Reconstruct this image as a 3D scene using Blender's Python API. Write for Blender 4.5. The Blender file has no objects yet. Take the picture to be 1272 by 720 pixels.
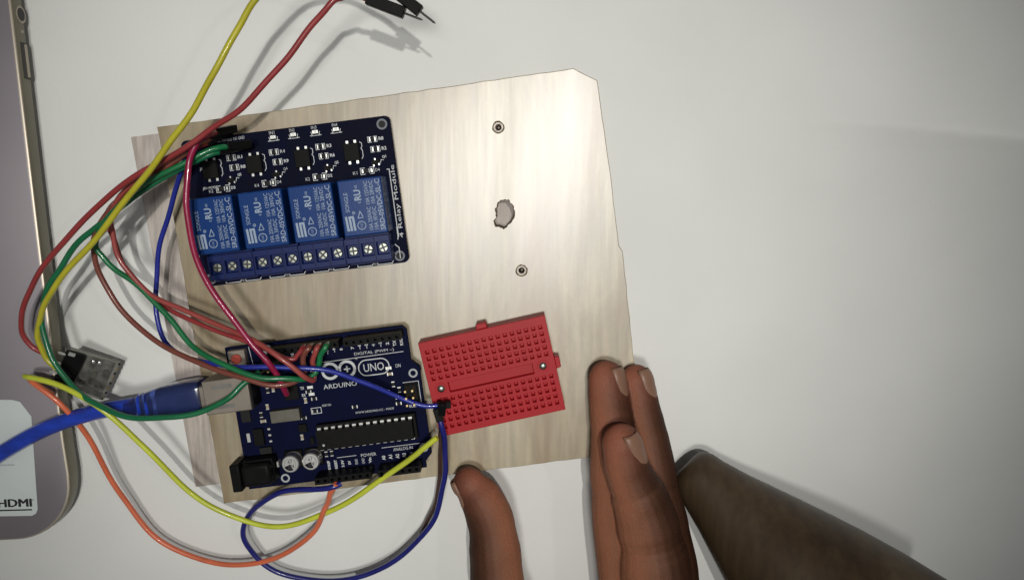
import bpy, bmesh, math, random
from mathutils import Vector, Matrix
random.seed(7)
S = 0.001                                   # every length below is written in millimetres
scene = bpy.context.scene
col = scene.collection

# ---------------------------------------------------------------- camera
TILT = math.radians(7.5); FPX = 1101.6; CAMH = 334.0
_d = (CAMH - 12) / math.cos(TILT)
CAM = Vector((0, _d * math.sin(TILT), CAMH))
AX = Vector((0, -math.sin(TILT), -math.cos(TILT))); UP = Vector((0, math.cos(TILT), -math.sin(TILT)))
cd = bpy.data.cameras.new('camera'); cam = bpy.data.objects.new('camera', cd); col.objects.link(cam)
cam.location = CAM * S
cam.rotation_euler = (-TILT, 0, 0)
cd.sensor_fit = 'HORIZONTAL'; cd.sensor_width = 36.0; cd.lens = 36.0 * FPX / 1272.0
cd.clip_start = 0.005; cd.clip_end = 20
scene.camera = cam

# ---------------------------------------------------------------- room light
w = bpy.data.worlds.new('World'); scene.world = w; w.use_nodes = True
bg = w.node_tree.nodes['Background']; bg.inputs[0].default_value = (0.95, 0.97, 1.0, 1); bg.inputs[1].default_value = 0.12

def spot(name, loc, target, power, angle, blend, radius, color):
    l = bpy.data.lights.new(name, 'SPOT'); l.energy = power; l.spot_size = math.radians(angle)
    l.spot_blend = blend; l.shadow_soft_size = radius; l.color = color
    o = bpy.data.objects.new(name, l); col.objects.link(o); o.location = Vector(loc)
    o.rotation_euler = (Vector(target) - Vector(loc)).to_track_quat('-Z', 'Y').to_euler()
    return o
spot('ceiling_bulb', (0.105, 0.165, 1.2), (-0.028, 0.015, 0), 23.0, 26.0, 1.0, 0.012, (1.0, 0.975, 0.925))
spot('ceiling_panel', (-0.02, -0.02, 1.45), (-0.028, 0.015, 0), 32.5, 22.5, 1.0, 0.09, (1.0, 0.985, 0.95))
spot('far_lamp', (0.62, 0.16, 1.15), (-0.04, 0.0, 0), 2.6, 40, 1.0, 0.02, (1.0, 0.97, 0.93))
scene.view_settings.view_transform = 'Standard'; scene.view_settings.look = 'None'
scene.view_settings.exposure = 0.0; scene.view_settings.gamma = 1.0
scene.render.engine = 'CYCLES'
scene.cycles.max_bounces = 8

def at(px, py, z):
    """photograph pixel + a real height (mm) -> point in the place (mm)"""
    r = AX + ((px - 636) / FPX) * Vector((1, 0, 0)) + ((360 - py) / FPX) * UP
    return CAM + r * ((z - CAM.z) / r.z)

# ---------------------------------------------------------------- materials
M = {}
def mat(name, color, rough=0.5, metal=0.0, noise=0.0, nscale=200.0, bump=0.0, bscale=600.0, trans=0.0, spec=0.5,
        sss=0.0, coat=0.0, stretch=(1, 1, 1), rvar=0.0):
    m = bpy.data.materials.new(name); m.use_nodes = True; nt = m.node_tree; b = nt.nodes['Principled BSDF']
    b.inputs['Base Color'].default_value = (*color, 1); b.inputs['Roughness'].default_value = rough
    b.inputs['Metallic'].default_value = metal; b.inputs['Specular IOR Level'].default_value = spec
    b.inputs['Transmission Weight'].default_value = trans
    b.inputs['Coat Weight'].default_value = coat
    if sss: b.inputs['Subsurface Weight'].default_value = sss; b.inputs['Subsurface Radius'].default_value = (.004, .0015, .0008); b.inputs['Subsurface Scale'].default_value = 0.6
    tc = nt.nodes.new('ShaderNodeTexCoord'); mp = nt.nodes.new('ShaderNodeMapping'); mp.inputs['Scale'].default_value = stretch
    nt.links.new(tc.outputs['Object'], mp.inputs['Vector'])
    if noise or rvar:
        n = nt.nodes.new('ShaderNodeTexNoise'); n.inputs['Scale'].default_value = nscale; n.inputs['Detail'].default_value = 5
        nt.links.new(mp.outputs[0], n.inputs['Vector'])
        if noise:
            r = nt.nodes.new('ShaderNodeMapRange'); r.inputs[1].default_value = .3; r.inputs[2].default_value = .7
            r.inputs[3].default_value = 1 - noise; r.inputs[4].default_value = 1 + noise
            nt.links.new(n.outputs[0], r.inputs[0])
            x = nt.nodes.new('ShaderNodeMix'); x.data_type = 'RGBA'; x.blend_type = 'MULTIPLY'; x.inputs[0].default_value = 1
            x.inputs[6].default_value = (*color, 1); nt.links.new(r.outputs[0], x.inputs[7]); nt.links.new(x.outputs[2], b.inputs['Base Color'])
        if rvar:
            r2 = nt.nodes.new('ShaderNodeMapRange'); r2.inputs[3].default_value = rough - rvar; r2.inputs[4].default_value = rough + rvar
            nt.links.new(n.outputs[0], r2.inputs[0]); nt.links.new(r2.outputs[0], b.inputs['Roughness'])
    if bump:
        n2 = nt.nodes.new('ShaderNodeTexNoise'); n2.inputs['Scale'].default_value = bscale; n2.inputs['Detail'].default_value = 4
        nt.links.new(mp.outputs[0], n2.inputs['Vector'])
        bp = nt.nodes.new('ShaderNodeBump'); bp.inputs['Strength'].default_value = bump; bp.inputs['Distance'].default_value = 0.0004
        nt.links.new(n2.outputs[0], bp.inputs['Height']); nt.links.new(bp.outputs[0], b.inputs['Normal'])
    M[name] = m
    return m

def wood_mat(name, c1, c2, c3, rough, rot, gscale=1.0, spec=.5, blotch=None):
    m = bpy.data.materials.new(name); m.use_nodes = True; nt = m.node_tree; b = nt.nodes['Principled BSDF']; L = nt.links.new; N = nt.nodes.new
    tc = N('ShaderNodeTexCoord'); mp = N('ShaderNodeMapping'); mp.inputs['Rotation'].default_value = (0, 0, rot); mp.inputs['Scale'].default_value = (1, .09, 1)
    L(tc.outputs['Object'], mp.inputs['Vector'])
    n1 = N('ShaderNodeTexNoise'); n1.inputs['Scale'].default_value = 95 * gscale; n1.inputs['Detail'].default_value = 6; n1.inputs['Distortion'].default_value = .8; L(mp.outputs[0], n1.inputs['Vector'])
    n2 = N('ShaderNodeTexNoise'); n2.inputs['Scale'].default_value = 900 * gscale; n2.inputs['Detail'].default_value = 6; L(mp.outputs[0], n2.inputs['Vector'])
    n3 = N('ShaderNodeTexNoise'); n3.inputs['Scale'].default_value = 14; n3.inputs['Detail'].default_value = 4; L(tc.outputs['Object'], n3.inputs['Vector'])
    r = N('ShaderNodeValToRGB'); e = r.color_ramp.elements; e[0].position = .30; e[0].color = (*c1, 1); e[1].position = .72; e[1].color = (*c3, 1)
    k = r.color_ramp.elements.new(.5); k.color = (*c2, 1)
    L(n1.outputs[0], r.inputs[0])
    def mul(a, fac_out, lo, hi):
        mr = N('ShaderNodeMapRange'); mr.inputs[1].default_value = .3; mr.inputs[2].default_value = .7; mr.inputs[3].default_value = lo; mr.inputs[4].default_value = hi
        L(fac_out, mr.inputs[0]); x = N('ShaderNodeMix'); x.data_type = 'RGBA'; x.blend_type = 'MULTIPLY'; x.inputs[0].default_value = 1
        L(a, x.inputs[6]); L(mr.outputs[0], x.inputs[7]); return x.outputs[2]
    o = mul(r.outputs[0], n2.outputs[0], .74, 1.12); o = mul(o, n3.outputs[0], .76, 1.10)
    n4 = N('ShaderNodeTexNoise'); n4.inputs['Scale'].default_value = 420; n4.inputs['Detail'].default_value = 2; L(tc.outputs['Object'], n4.inputs['Vector']); o = mul(o, n4.outputs[0], .96, 1.02)
    if blotch:
        mb = N('ShaderNodeMapping'); mb.inputs['Rotation'].default_value = (0, 0, rot); mb.inputs['Scale'].default_value = (1, .3, 1); L(tc.outputs['Object'], mb.inputs['Vector'])
        n5 = N('ShaderNodeTexNoise'); n5.inputs['Scale'].default_value = 34; n5.inputs['Detail'].default_value = 7; n5.inputs['Roughness'].default_value = .62; n5.inputs['Distortion'].default_value = 1.2; L(mb.outputs[0], n5.inputs['Vector'])
        q = N('ShaderNodeMapRange'); q.inputs[1].default_value = .48; q.inputs[2].default_value = .70; q.inputs[4].default_value = .8; L(n5.outputs[0], q.inputs[0])
        x = N('ShaderNodeMix'); x.data_type = 'RGBA'; L(q.outputs[0], x.inputs[0]); L(o, x.inputs[6]); x.inputs[7].default_value = (*blotch, 1); o = x.outputs[2]
    L(o, b.inputs['Base Color']); b.inputs['Specular IOR Level'].default_value = spec
    mr = N('ShaderNodeMapRange'); mr.inputs[3].default_value = rough - .05; mr.inputs[4].default_value = rough + .07; L(n1.outputs[0], mr.inputs[0]); L(mr.outputs[0], b.inputs['Roughness'])
    bp = N('ShaderNodeBump'); bp.inputs['Strength'].default_value = .12; bp.inputs['Distance'].default_value = .0002; L(n2.outputs[0], bp.inputs['Height']); L(bp.outputs[0], b.inputs['Normal'])
    M[name] = m
    return m

wood_mat('plywood', (.245, .18, .09), (.34, .275, .165), (.385, .33, .215), .335, math.radians(-7), .45, 1.0, (.20, .125, .055))
wood_mat('thin_ply', (.42, .36, .31), (.52, .46, .41), (.58, .53, .48), .6, math.radians(-7))
wood_mat('dark_wood', (.030, .017, .008), (.062, .039, .020), (.10, .070, .040), .42, math.radians(-45), .35, .35)
mat('paper', (.68, .685, .655), .65, noise=.035, nscale=18, bump=.2, bscale=420)
mat('laptop_top', (.18, .162, .175), .42, metal=.25, noise=.04, nscale=30, bump=.05, bscale=3000, rvar=.05)
mat('laptop_rim', (.42, .37, .30), .42, metal=.6)
mat('laptop_side', (.165, .15, .105), .38, metal=.5, noise=.05, nscale=60)
mat('port_dark', (.012, .011, .011), .5)
mat('port_tongue', (.42, .38, .30), .4, metal=.6)
mat('sticker', (.55, .60, .58), .4, noise=.05, nscale=60)
mat('ink', (.01, .01, .012), .5)
mat('chip_print', (.045, .045, .043), .5)
mat('ink_faint', (.35, .38, .37), .5)
mat('pcb_navy', (.0011, .0026, .021), .6, noise=.25, nscale=120, bump=.1, bscale=500, rvar=.1, spec=.06)
mat('pcb_relay', (.0014, .0024, .014), .6, noise=.30, nscale=120, bump=.1, bscale=500, rvar=.1, spec=.06)
mat('pcb_black', (.018, .018, .018), .45, noise=.2)
mat('pcb_edge', (.30, .30, .22), .6)
mat('silk', (.50, .52, .52), .55)
mat('ring_dim', (.10, .11, .13), .5)
mat('silk_dim', (.34, .36, .37), .6)
mat('relay_blue', (.005, .034, .15), .3, noise=.05, nscale=80, bump=.05, bscale=1500, spec=.16)
mat('relay_print', (.24, .31, .40), .5)
mat('terminal_blue', (.005, .014, .085), .38, noise=.08, nscale=150, spec=.16)
mat('terminal_dark', (.006, .009, .05), .5, spec=.16)
mat('steel', (.27, .285, .25), .38, metal=1.0, noise=.12, nscale=400)
mat('steel_dull', (.17, .165, .15), .42, metal=1.0, noise=.2, nscale=150)
mat('usb_steel', (.20, .175, .145), .45, metal=.55, noise=.12, nscale=90, rvar=.08)
mat('black_plastic', (.006, .006, .006), .42, noise=.2, nscale=200, spec=.06)
mat('chip_black', (.007, .007, .0065), .5, noise=.15, nscale=300, bump=.1, bscale=1500, spec=.06)
mat('hole_dark', (.004, .004, .004), .8, spec=.06)
mat('smd_ceramic', (.30, .25, .17), .5)
mat('smd_black', (.02, .02, .02), .4, spec=.06)
mat('solder', (.70, .70, .66), .3, metal=.8)
mat('led_white', (.75, .77, .72), .3)
mat('brass', (.55, .42, .20), .35, metal=.9)
mat('sleeve', (.33, .29, .24), .5, metal=.3, noise=.4, nscale=900)
mat('burnt_edge', (.11, .07, .042), .8, noise=.4, nscale=600)
mat('brass_dark', (.10, .075, .055), .5, metal=.5)
mat('red_button', (.42, .06, .035), .45)
mat('cap_top', (.62, .61, .58), .32, metal=.9, noise=.1, nscale=500)
mat('cap_black', (.012, .012, .015), .4, spec=.06)
mat('breadboard_red', (.34, .008, .013), .46, noise=.05, nscale=80, bump=.04, bscale=1200, spec=.2)
mat('usb_blue', (.010, .040, .38), .2, noise=.3, nscale=250, coat=.6, stretch=(.3, 1, 1))
mat('usb_clear', (.10, .16, .55), .14, trans=.9, noise=.08, nscale=60)
mat('usb_core', (.17, .16, .17), .45, metal=.3, noise=.2, nscale=100)
mat('module_mottled', (.13, .13, .115), .45, metal=.4, noise=.6, nscale=260, bump=.3, bscale=300)
mat('module_can', (.10, .095, .075), .5, metal=.5, noise=.2, nscale=200)
mat('module_shield', (.19, .19, .165), .5, metal=.3, noise=.15, nscale=150, bump=.1, bscale=400)
mat('nail', (.215, .115, .075), .40, noise=.06, nscale=200, sss=.1, spec=.35)
def wire_mat(n, c): mat('wire_' + n, c, .36, noise=.14, nscale=110, coat=.25, rvar=.14, bump=.12, bscale=500)
for n, c in dict(yellow=(.42, .385, .022), lemon=(.48, .53, .04), umber=(.05, .022, .015), red=(.24, .028, .028), crimson=(.25, .006, .045), brown=(.16, .045, .030),
                 rose=(.28, .05, .042), green=(.005, .13, .042), deep_green=(.004, .12, .045), blue=(.012, .022, .24), navy=(.008, .010, .14), orange=(.62, .14, .06)).items():
    wire_mat(n, c)

def skin_material():
    m = bpy.data.materials.new('skin'); m.use_nodes = True; nt = m.node_tree; b = nt.nodes['Principled BSDF']; L = nt.links.new; N = nt.nodes.new
    a = N('ShaderNodeAttribute'); a.attribute_name = 'pigment_and_shade'
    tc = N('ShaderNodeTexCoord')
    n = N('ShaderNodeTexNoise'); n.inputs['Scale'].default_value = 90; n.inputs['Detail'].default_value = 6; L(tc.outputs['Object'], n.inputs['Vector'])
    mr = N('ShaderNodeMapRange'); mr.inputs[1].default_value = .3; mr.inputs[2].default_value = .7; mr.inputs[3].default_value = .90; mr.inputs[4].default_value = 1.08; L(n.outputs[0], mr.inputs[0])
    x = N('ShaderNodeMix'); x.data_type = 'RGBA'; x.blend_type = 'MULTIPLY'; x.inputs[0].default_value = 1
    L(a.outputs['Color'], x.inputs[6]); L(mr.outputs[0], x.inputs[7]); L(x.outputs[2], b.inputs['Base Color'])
    b.inputs['Roughness'].default_value = .58; b.inputs['Specular IOR Level'].default_value = .18; b.inputs['Subsurface Weight'].default_value = .18
    b.inputs['Subsurface Radius'].default_value = (.004, .0014, .0007); b.inputs['Subsurface Scale'].default_value = .5
    v = N('ShaderNodeTexVoronoi'); v.inputs['Scale'].default_value = 1300; L(tc.outputs['Object'], v.inputs['Vector'])
    n2 = N('ShaderNodeTexNoise'); n2.inputs['Scale'].default_value = 350; n2.inputs['Detail'].default_value = 5; L(tc.outputs['Object'], n2.inputs['Vector'])
    ad = N('ShaderNodeMath'); ad.operation = 'ADD'; L(v.outputs['Distance'], ad.inputs[0]); L(n2.outputs[0], ad.inputs[1])
    bp = N('ShaderNodeBump'); bp.inputs['Strength'].default_value = .35; bp.inputs['Distance'].default_value = .0003; L(ad.outputs[0], bp.inputs['Height']); L(bp.outputs[0], b.inputs['Normal'])
    M['skin'] = m
skin_material()

# ---------------------------------------------------------------- mesh helpers (mm)
class MB:
    def __init__(s): s.v = []; s.f = []
    def add(s, vs, fs):
        o = len(s.v); s.v += [tuple(p) for p in vs]; s.f += [tuple(i + o for i in f) for f in fs]; return s
    def box(s, x0, y0, z0, x1, y1, z1):
        return s.add([(x0, y0, z0), (x1, y0, z0), (x1, y1, z0), (x0, y1, z0), (x0, y0, z1), (x1, y0, z1), (x1, y1, z1), (x0, y1, z1)],
                     [(3, 2, 1, 0), (4, 5, 6, 7), (0, 1, 5, 4), (1, 2, 6, 5), (2, 3, 7, 6), (3, 0, 4, 7)])
    def cbox(s, cx, cy, w, h, z0, z1): return s.box(cx - w / 2, cy - h / 2, z0, cx + w / 2, cy + h / 2, z1)
    def prism(s, poly, z0, z1):
        n = len(poly)
        return s.add([(x, y, z0) for x, y in poly] + [(x, y, z1) for x, y in poly],
                     [tuple(range(n - 1, -1, -1)), tuple(range(n, 2 * n))] + [(i, (i + 1) % n, n + (i + 1) % n, n + i) for i in range(n)])
    def lathe(s, cx, cy, prof, n=20):
        """prof: list of (radius, z) from bottom to top; closed at both ends"""
        vs = []; fs = []
        for r, z in prof:
            for i in range(n):
                a = 2 * math.pi * i / n; vs.append((cx + r * math.cos(a), cy + r * math.sin(a), z))
        for k in range(len(prof) - 1):
            for i in range(n):
                j = (i + 1) % n; fs.append((k * n + i, k * n + j, (k + 1) * n + j, (k + 1) * n + i))
        fs.append(tuple(range(n - 1, -1, -1))); fs.append(tuple((len(prof) - 1) * n + i for i in range(n)))
        return s.add(vs, fs)
    def cyl(s, cx, cy, r, z0, z1, n=18): return s.lathe(cx, cy, [(r, z0), (r, z1)], n)
    def ring(s, cx, cy, r0, r1, z0, z1, n=24, a0=0, a1=2 * math.pi):
        full = abs(a1 - a0) > 6.28; m = n if full else n + 1; vs = []
        for i in range(m):
            a = a0 + (a1 - a0) * i / n; c, q = math.cos(a), math.sin(a)
            vs += [(cx + r0 * c, cy + r0 * q, z0), (cx + r1 * c, cy + r1 * q, z0), (cx + r1 * c, cy + r1 * q, z1), (cx + r0 * c, cy + r0 * q, z1)]
        fs = []
        for i in range(n):
            a = 4 * i; b = 4 * ((i + 1) % m)
            for k in range(4): fs.append((a + k, b + k, b + (k + 1) % 4, a + (k + 1) % 4))
        if not full: fs += [(0, 3, 2, 1), (4 * n, 4 * n + 1, 4 * n + 2, 4 * n + 3)]
        return s.add(vs, fs)
    def stroke(s, pts, wd, z, h=.03, closed=False):
        """thin printed line"""
        n = len(pts); seg = n if closed else n - 1
        for i in range(seg):
            a = Vector(pts[i]); b = Vector(pts[(i + 1) % n]); d = (b - a)
            if d.length < 1e-6: continue
            d.normalize(); q = Vector((-d.y, d.x)) * wd / 2; a = a - d * wd / 2; b = b + d * wd / 2
            zz = z + (i % 2) * .002
            s.prism([tuple(a - q), tuple(b - q), tuple(b + q), tuple(a + q)], zz, zz + h)
        return s
    def tube(s, pts, radii, n=10, cap='flat', flat=None):
        """pts Vectors, radii list; flat: optional list of (ratio, normal) elliptical section"""
        m = len(pts); T = []
        for i in range(m):
            d = pts[min(i + 1, m - 1)] - pts[max(i - 1, 0)]; T.append(d.normalized() if d.length > 1e-9 else Vector((0, 0, 1)))
        ref = Vector((0, 0, 1)) if abs(T[0].z) < .9 else Vector((1, 0, 0))
        u = (ref - T[0] * ref.dot(T[0])).normalized(); vs = []
        for i in range(m):
            u = (u - T[i] * u.dot(T[i])).normalized(); q = T[i].cross(u)
            for k in range(n):
                a = 2 * math.pi * k / n; p = pts[i] + (u * math.cos(a) + q * math.sin(a)) * radii[i]; vs.append(tuple(p))
        fs = []
        for i in range(m - 1):
            for k in range(n):
                j = (k + 1) % n; fs.append((i * n + k, i * n + j, (i + 1) * n + j, (i + 1) * n + k))
        fs.append(tuple(range(n - 1, -1, -1))); fs.append(tuple((m - 1) * n + k for k in range(n)))
        return s.add(vs, fs)
    def holed(s, W, H, rects, z0, z1, x0=0, y0=0):
        """a block W x H whose top face has rectangular recesses (x0,y0,x1,y1,depth)"""
        xs = sorted({x0, x0 + W} | {r[0] for r in rects} | {r[2] for r in rects}); ys = sorted({y0, y0 + H} | {r[1] for r in rects} | {r[3] for r in rects})
        nx, ny = len(xs) - 1, len(ys) - 1; dep = [[0.0] * ny for _ in range(nx)]
        for (a, b, c, d, e) in rects:
            for i in range(nx):
                if a - 1e-6 <= xs[i] and xs[i + 1] <= c + 1e-6:
                    for j in range(ny):
                        if b - 1e-6 <= ys[j] and ys[j + 1] <= d + 1e-6: dep[i][j] = max(dep[i][j], e)
        idx = {}; vs = []; fs = []
        def V(x, y, z):
            k = (round(x, 4), round(y, 4), round(z, 4))
            if k not in idx: idx[k] = len(vs); vs.append(k)
            return idx[k]
        for i in range(nx):
            for j in range(ny):
                z = z1 - dep[i][j]; a, b, c, d = xs[i], ys[j], xs[i + 1], ys[j + 1]
                fs.append((V(a, b, z), V(c, b, z), V(c, d, z), V(a, d, z)))
                zr = z1 - dep[i + 1][j] if i + 1 < nx else z0
                if abs(zr - z) > 1e-6: fs.append((V(c, b, z), V(c, b, zr), V(c, d, zr), V(c, d, z)))
                zu = z1 - dep[i][j + 1] if j + 1 < ny else z0
                if abs(zu - z) > 1e-6: fs.append((V(c, d, z), V(c, d, zu), V(a, d, zu), V(a, d, z)))
                if i == 0: fs.append((V(a, d, z), V(a, d, z0), V(a, b, z0), V(a, b, z)))
                if j == 0: fs.append((V(a, b, z), V(a, b, z0), V(c, b, z0), V(c, b, z)))
        fs.append((V(x0, y0 + H, z0), V(x0 + W, y0 + H, z0), V(x0 + W, y0, z0), V(x0, y0, z0)))
        return s.add(vs, fs)
    def mesh(s, name, smooth=True):
        me = bpy.data.meshes.new(name); me.from_pydata([(x * S, y * S, z * S) for x, y, z in s.v], [], s.f); me.update()
        bm = bmesh.new(); bm.from_mesh(me); bmesh.ops.recalc_face_normals(bm, faces=bm.faces); bm.to_mesh(me); bm.free()
        if smooth:
            me.polygons.foreach_set('use_smooth', [True] * len(me.polygons)); me.set_sharp_from_angle(angle=math.radians(38))
        return me
    def build(s, name, material, parent=None, bevel=0, seg=2, loc=None, rot=None):
        return link(name, s.mesh(name), material, parent, bevel, seg, loc, rot)

def link(name, me, material, parent=None, bevel=0, seg=2, loc=None, rot=None):
    o = bpy.data.objects.new(name, me); col.objects.link(o)
    if not me.materials: me.materials.append(M[material])
    if parent: o.parent = parent
    if loc is not None: o.location = Vector(loc) * S
    if rot is not None: o.rotation_euler = rot
    if bevel:
        b = o.modifiers.new('bevel', 'BEVEL'); b.width = bevel * S; b.segments = seg; b.limit_method = 'ANGLE'; b.angle_limit = math.radians(40); b.harden_normals = False
    return o

def tag(o, label=None, cat=None, group=None, kind=None):
    for k, v in (('label', label), ('category', cat), ('group', group), ('kind', kind)):
        if v: o[k] = v
    return o
def thing(name, label, cat, loc=(0, 0, 0), rz=0, group=None):
    o = bpy.data.objects.new(name, None); col.objects.link(o); o.location = Vector(loc) * S; o.rotation_euler = (0, 0, rz); o.empty_display_size = .01
    return tag(o, label, cat, group)

FONT_CACHE = {}
def text_raw(s, bold=0.0):
    k = (s, bold)
    if k not in FONT_CACHE:
        c = bpy.data.curves.new('lettering', 'FONT'); c.body = s; c.size = 1; c.offset = bold; c.resolution_u = 2
        o = bpy.data.objects.new('lettering', c); col.objects.link(o)
        dg = bpy.context.evaluated_depsgraph_get(); dg.update()
        me = bpy.data.meshes.new_from_object(o.evaluated_get(dg)); vs = [tuple(v.co) for v in me.vertices]; fs = [tuple(p.vertices) for p in me.polygons]
        bpy.data.objects.remove(o); bpy.data.curves.remove(c); bpy.data.meshes.remove(me)
        x0 = min(v[0] for v in vs); x1 = max(v[0] for v in vs); y0 = min(v[1] for v in vs); y1 = max(v[1] for v in vs)
        FONT_CACHE[k] = (vs, fs, x0, x1, y0, y1)
    return FONT_CACHE[k]
def put_text(mb, s, cx, cy, z, length, height, rot=0.0, bold=0.0):
    """flat lettering centred at (cx,cy) that is `length` long and `height` high"""
    if set(s) & set('MWNK4'): bold = 0.0
    vs, fs, x0, x1, y0, y1 = text_raw(s, bold); sx = length / (x1 - x0); sy = height / max(y1 - y0, .3); c, q = math.cos(rot), math.sin(rot); out = []
    for x, y, _ in vs:
        X = (x - (x0 + x1) / 2) * sx; Y = (y - (y0 + y1) / 2) * sy; out.append((cx + X * c - Y * q, cy + X * q + Y * c, z))
    mb.add(out, fs); return mb

def spline(pts, sub=8):
    """centripetal Catmull-Rom through Vectors"""
    P = [pts[0] * 2 - pts[1]] + list(pts) + [pts[-1] * 2 - pts[-2]]; out = []
    for i in range(1, len(P) - 2):
        p0, p1, p2, p3 = P[i - 1:i + 3]
        t0 = 0; t1 = t0 + max((p1 - p0).length, 1e-3) ** .5; t2 = t1 + max((p2 - p1).length, 1e-3) ** .5; t3 = t2 + max((p3 - p2).length, 1e-3) ** .5
        for k in range(sub):
            t = t1 + (t2 - t1) * k / sub
            a1 = p0 * ((t1 - t) / (t1 - t0)) + p1 * ((t - t0) / (t1 - t0)); a2 = p1 * ((t2 - t) / (t2 - t1)) + p2 * ((t - t1) / (t2 - t1)); a3 = p2 * ((t3 - t) / (t3 - t2)) + p3 * ((t - t2) / (t3 - t2))
            b1 = a1 * ((t2 - t) / (t2 - t0)) + a2 * ((t - t0) / (t2 - t0)); b2 = a2 * ((t3 - t) / (t3 - t1)) + a3 * ((t - t1) / (t3 - t1))
            out.append(b1 * ((t2 - t) / (t2 - t1)) + b2 * ((t - t1) / (t2 - t1)))
    out.append(pts[-1]); return out
R = math.radians

# ================================================================ the setting: white sheet over the table
def build_table():
    X0, X1, Y0, Y1 = -420, 420, -330, 300
    edge = [at(px, py, 0) for px, py in ((900, 146), (980, 149), (1040, 152), (1110, 158), (1200, 170), (1272, 178), (1400, 196), (1700, 250))]
    def yc(x):
        for a, b in zip(edge, edge[1:]):
            if a.x <= x <= b.x: return a.y + (b.y - a.y) * (x - a.x) / (b.x - a.x)
        return edge[0].y if x < edge[0].x else edge[-1].y
    def sm(t): t = min(1, max(0, t)); return t * t * (3 - 2 * t)
    xs = sorted(set([X0 + i * 12 for i in range(71)])); ys = []
    y = Y0
    while y < Y1:
        ys.append(y); y += .7 if 40 < y < 75 else 10
    ys.append(Y1)
    vs = []; fs = []
    for yy in ys:
        for x in xs:
            a = 25.0 * sm((x - edge[0].x + 5) / 140); d = yy - yc(x)  # crease height exaggerated so its slope stands in for a soft cast shade
            z = a * max(0, 1 - d / 140) ** 2 if d > 0 else a * max(0, 1 + d / 55) ** 2
            vs.append((x, yy, z))
    nx = len(xs)
    for j in range(len(ys) - 1):
        for i in range(nx - 1): fs.append((j * nx + i, j * nx + i + 1, (j + 1) * nx + i + 1, (j + 1) * nx + i))
    o = MB().add(vs, fs).build('table_top', 'paper'); tag(o, 'white paper sheet covering the table, with a crease at the right raised high to give shade', kind='structure')
build_table()

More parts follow.
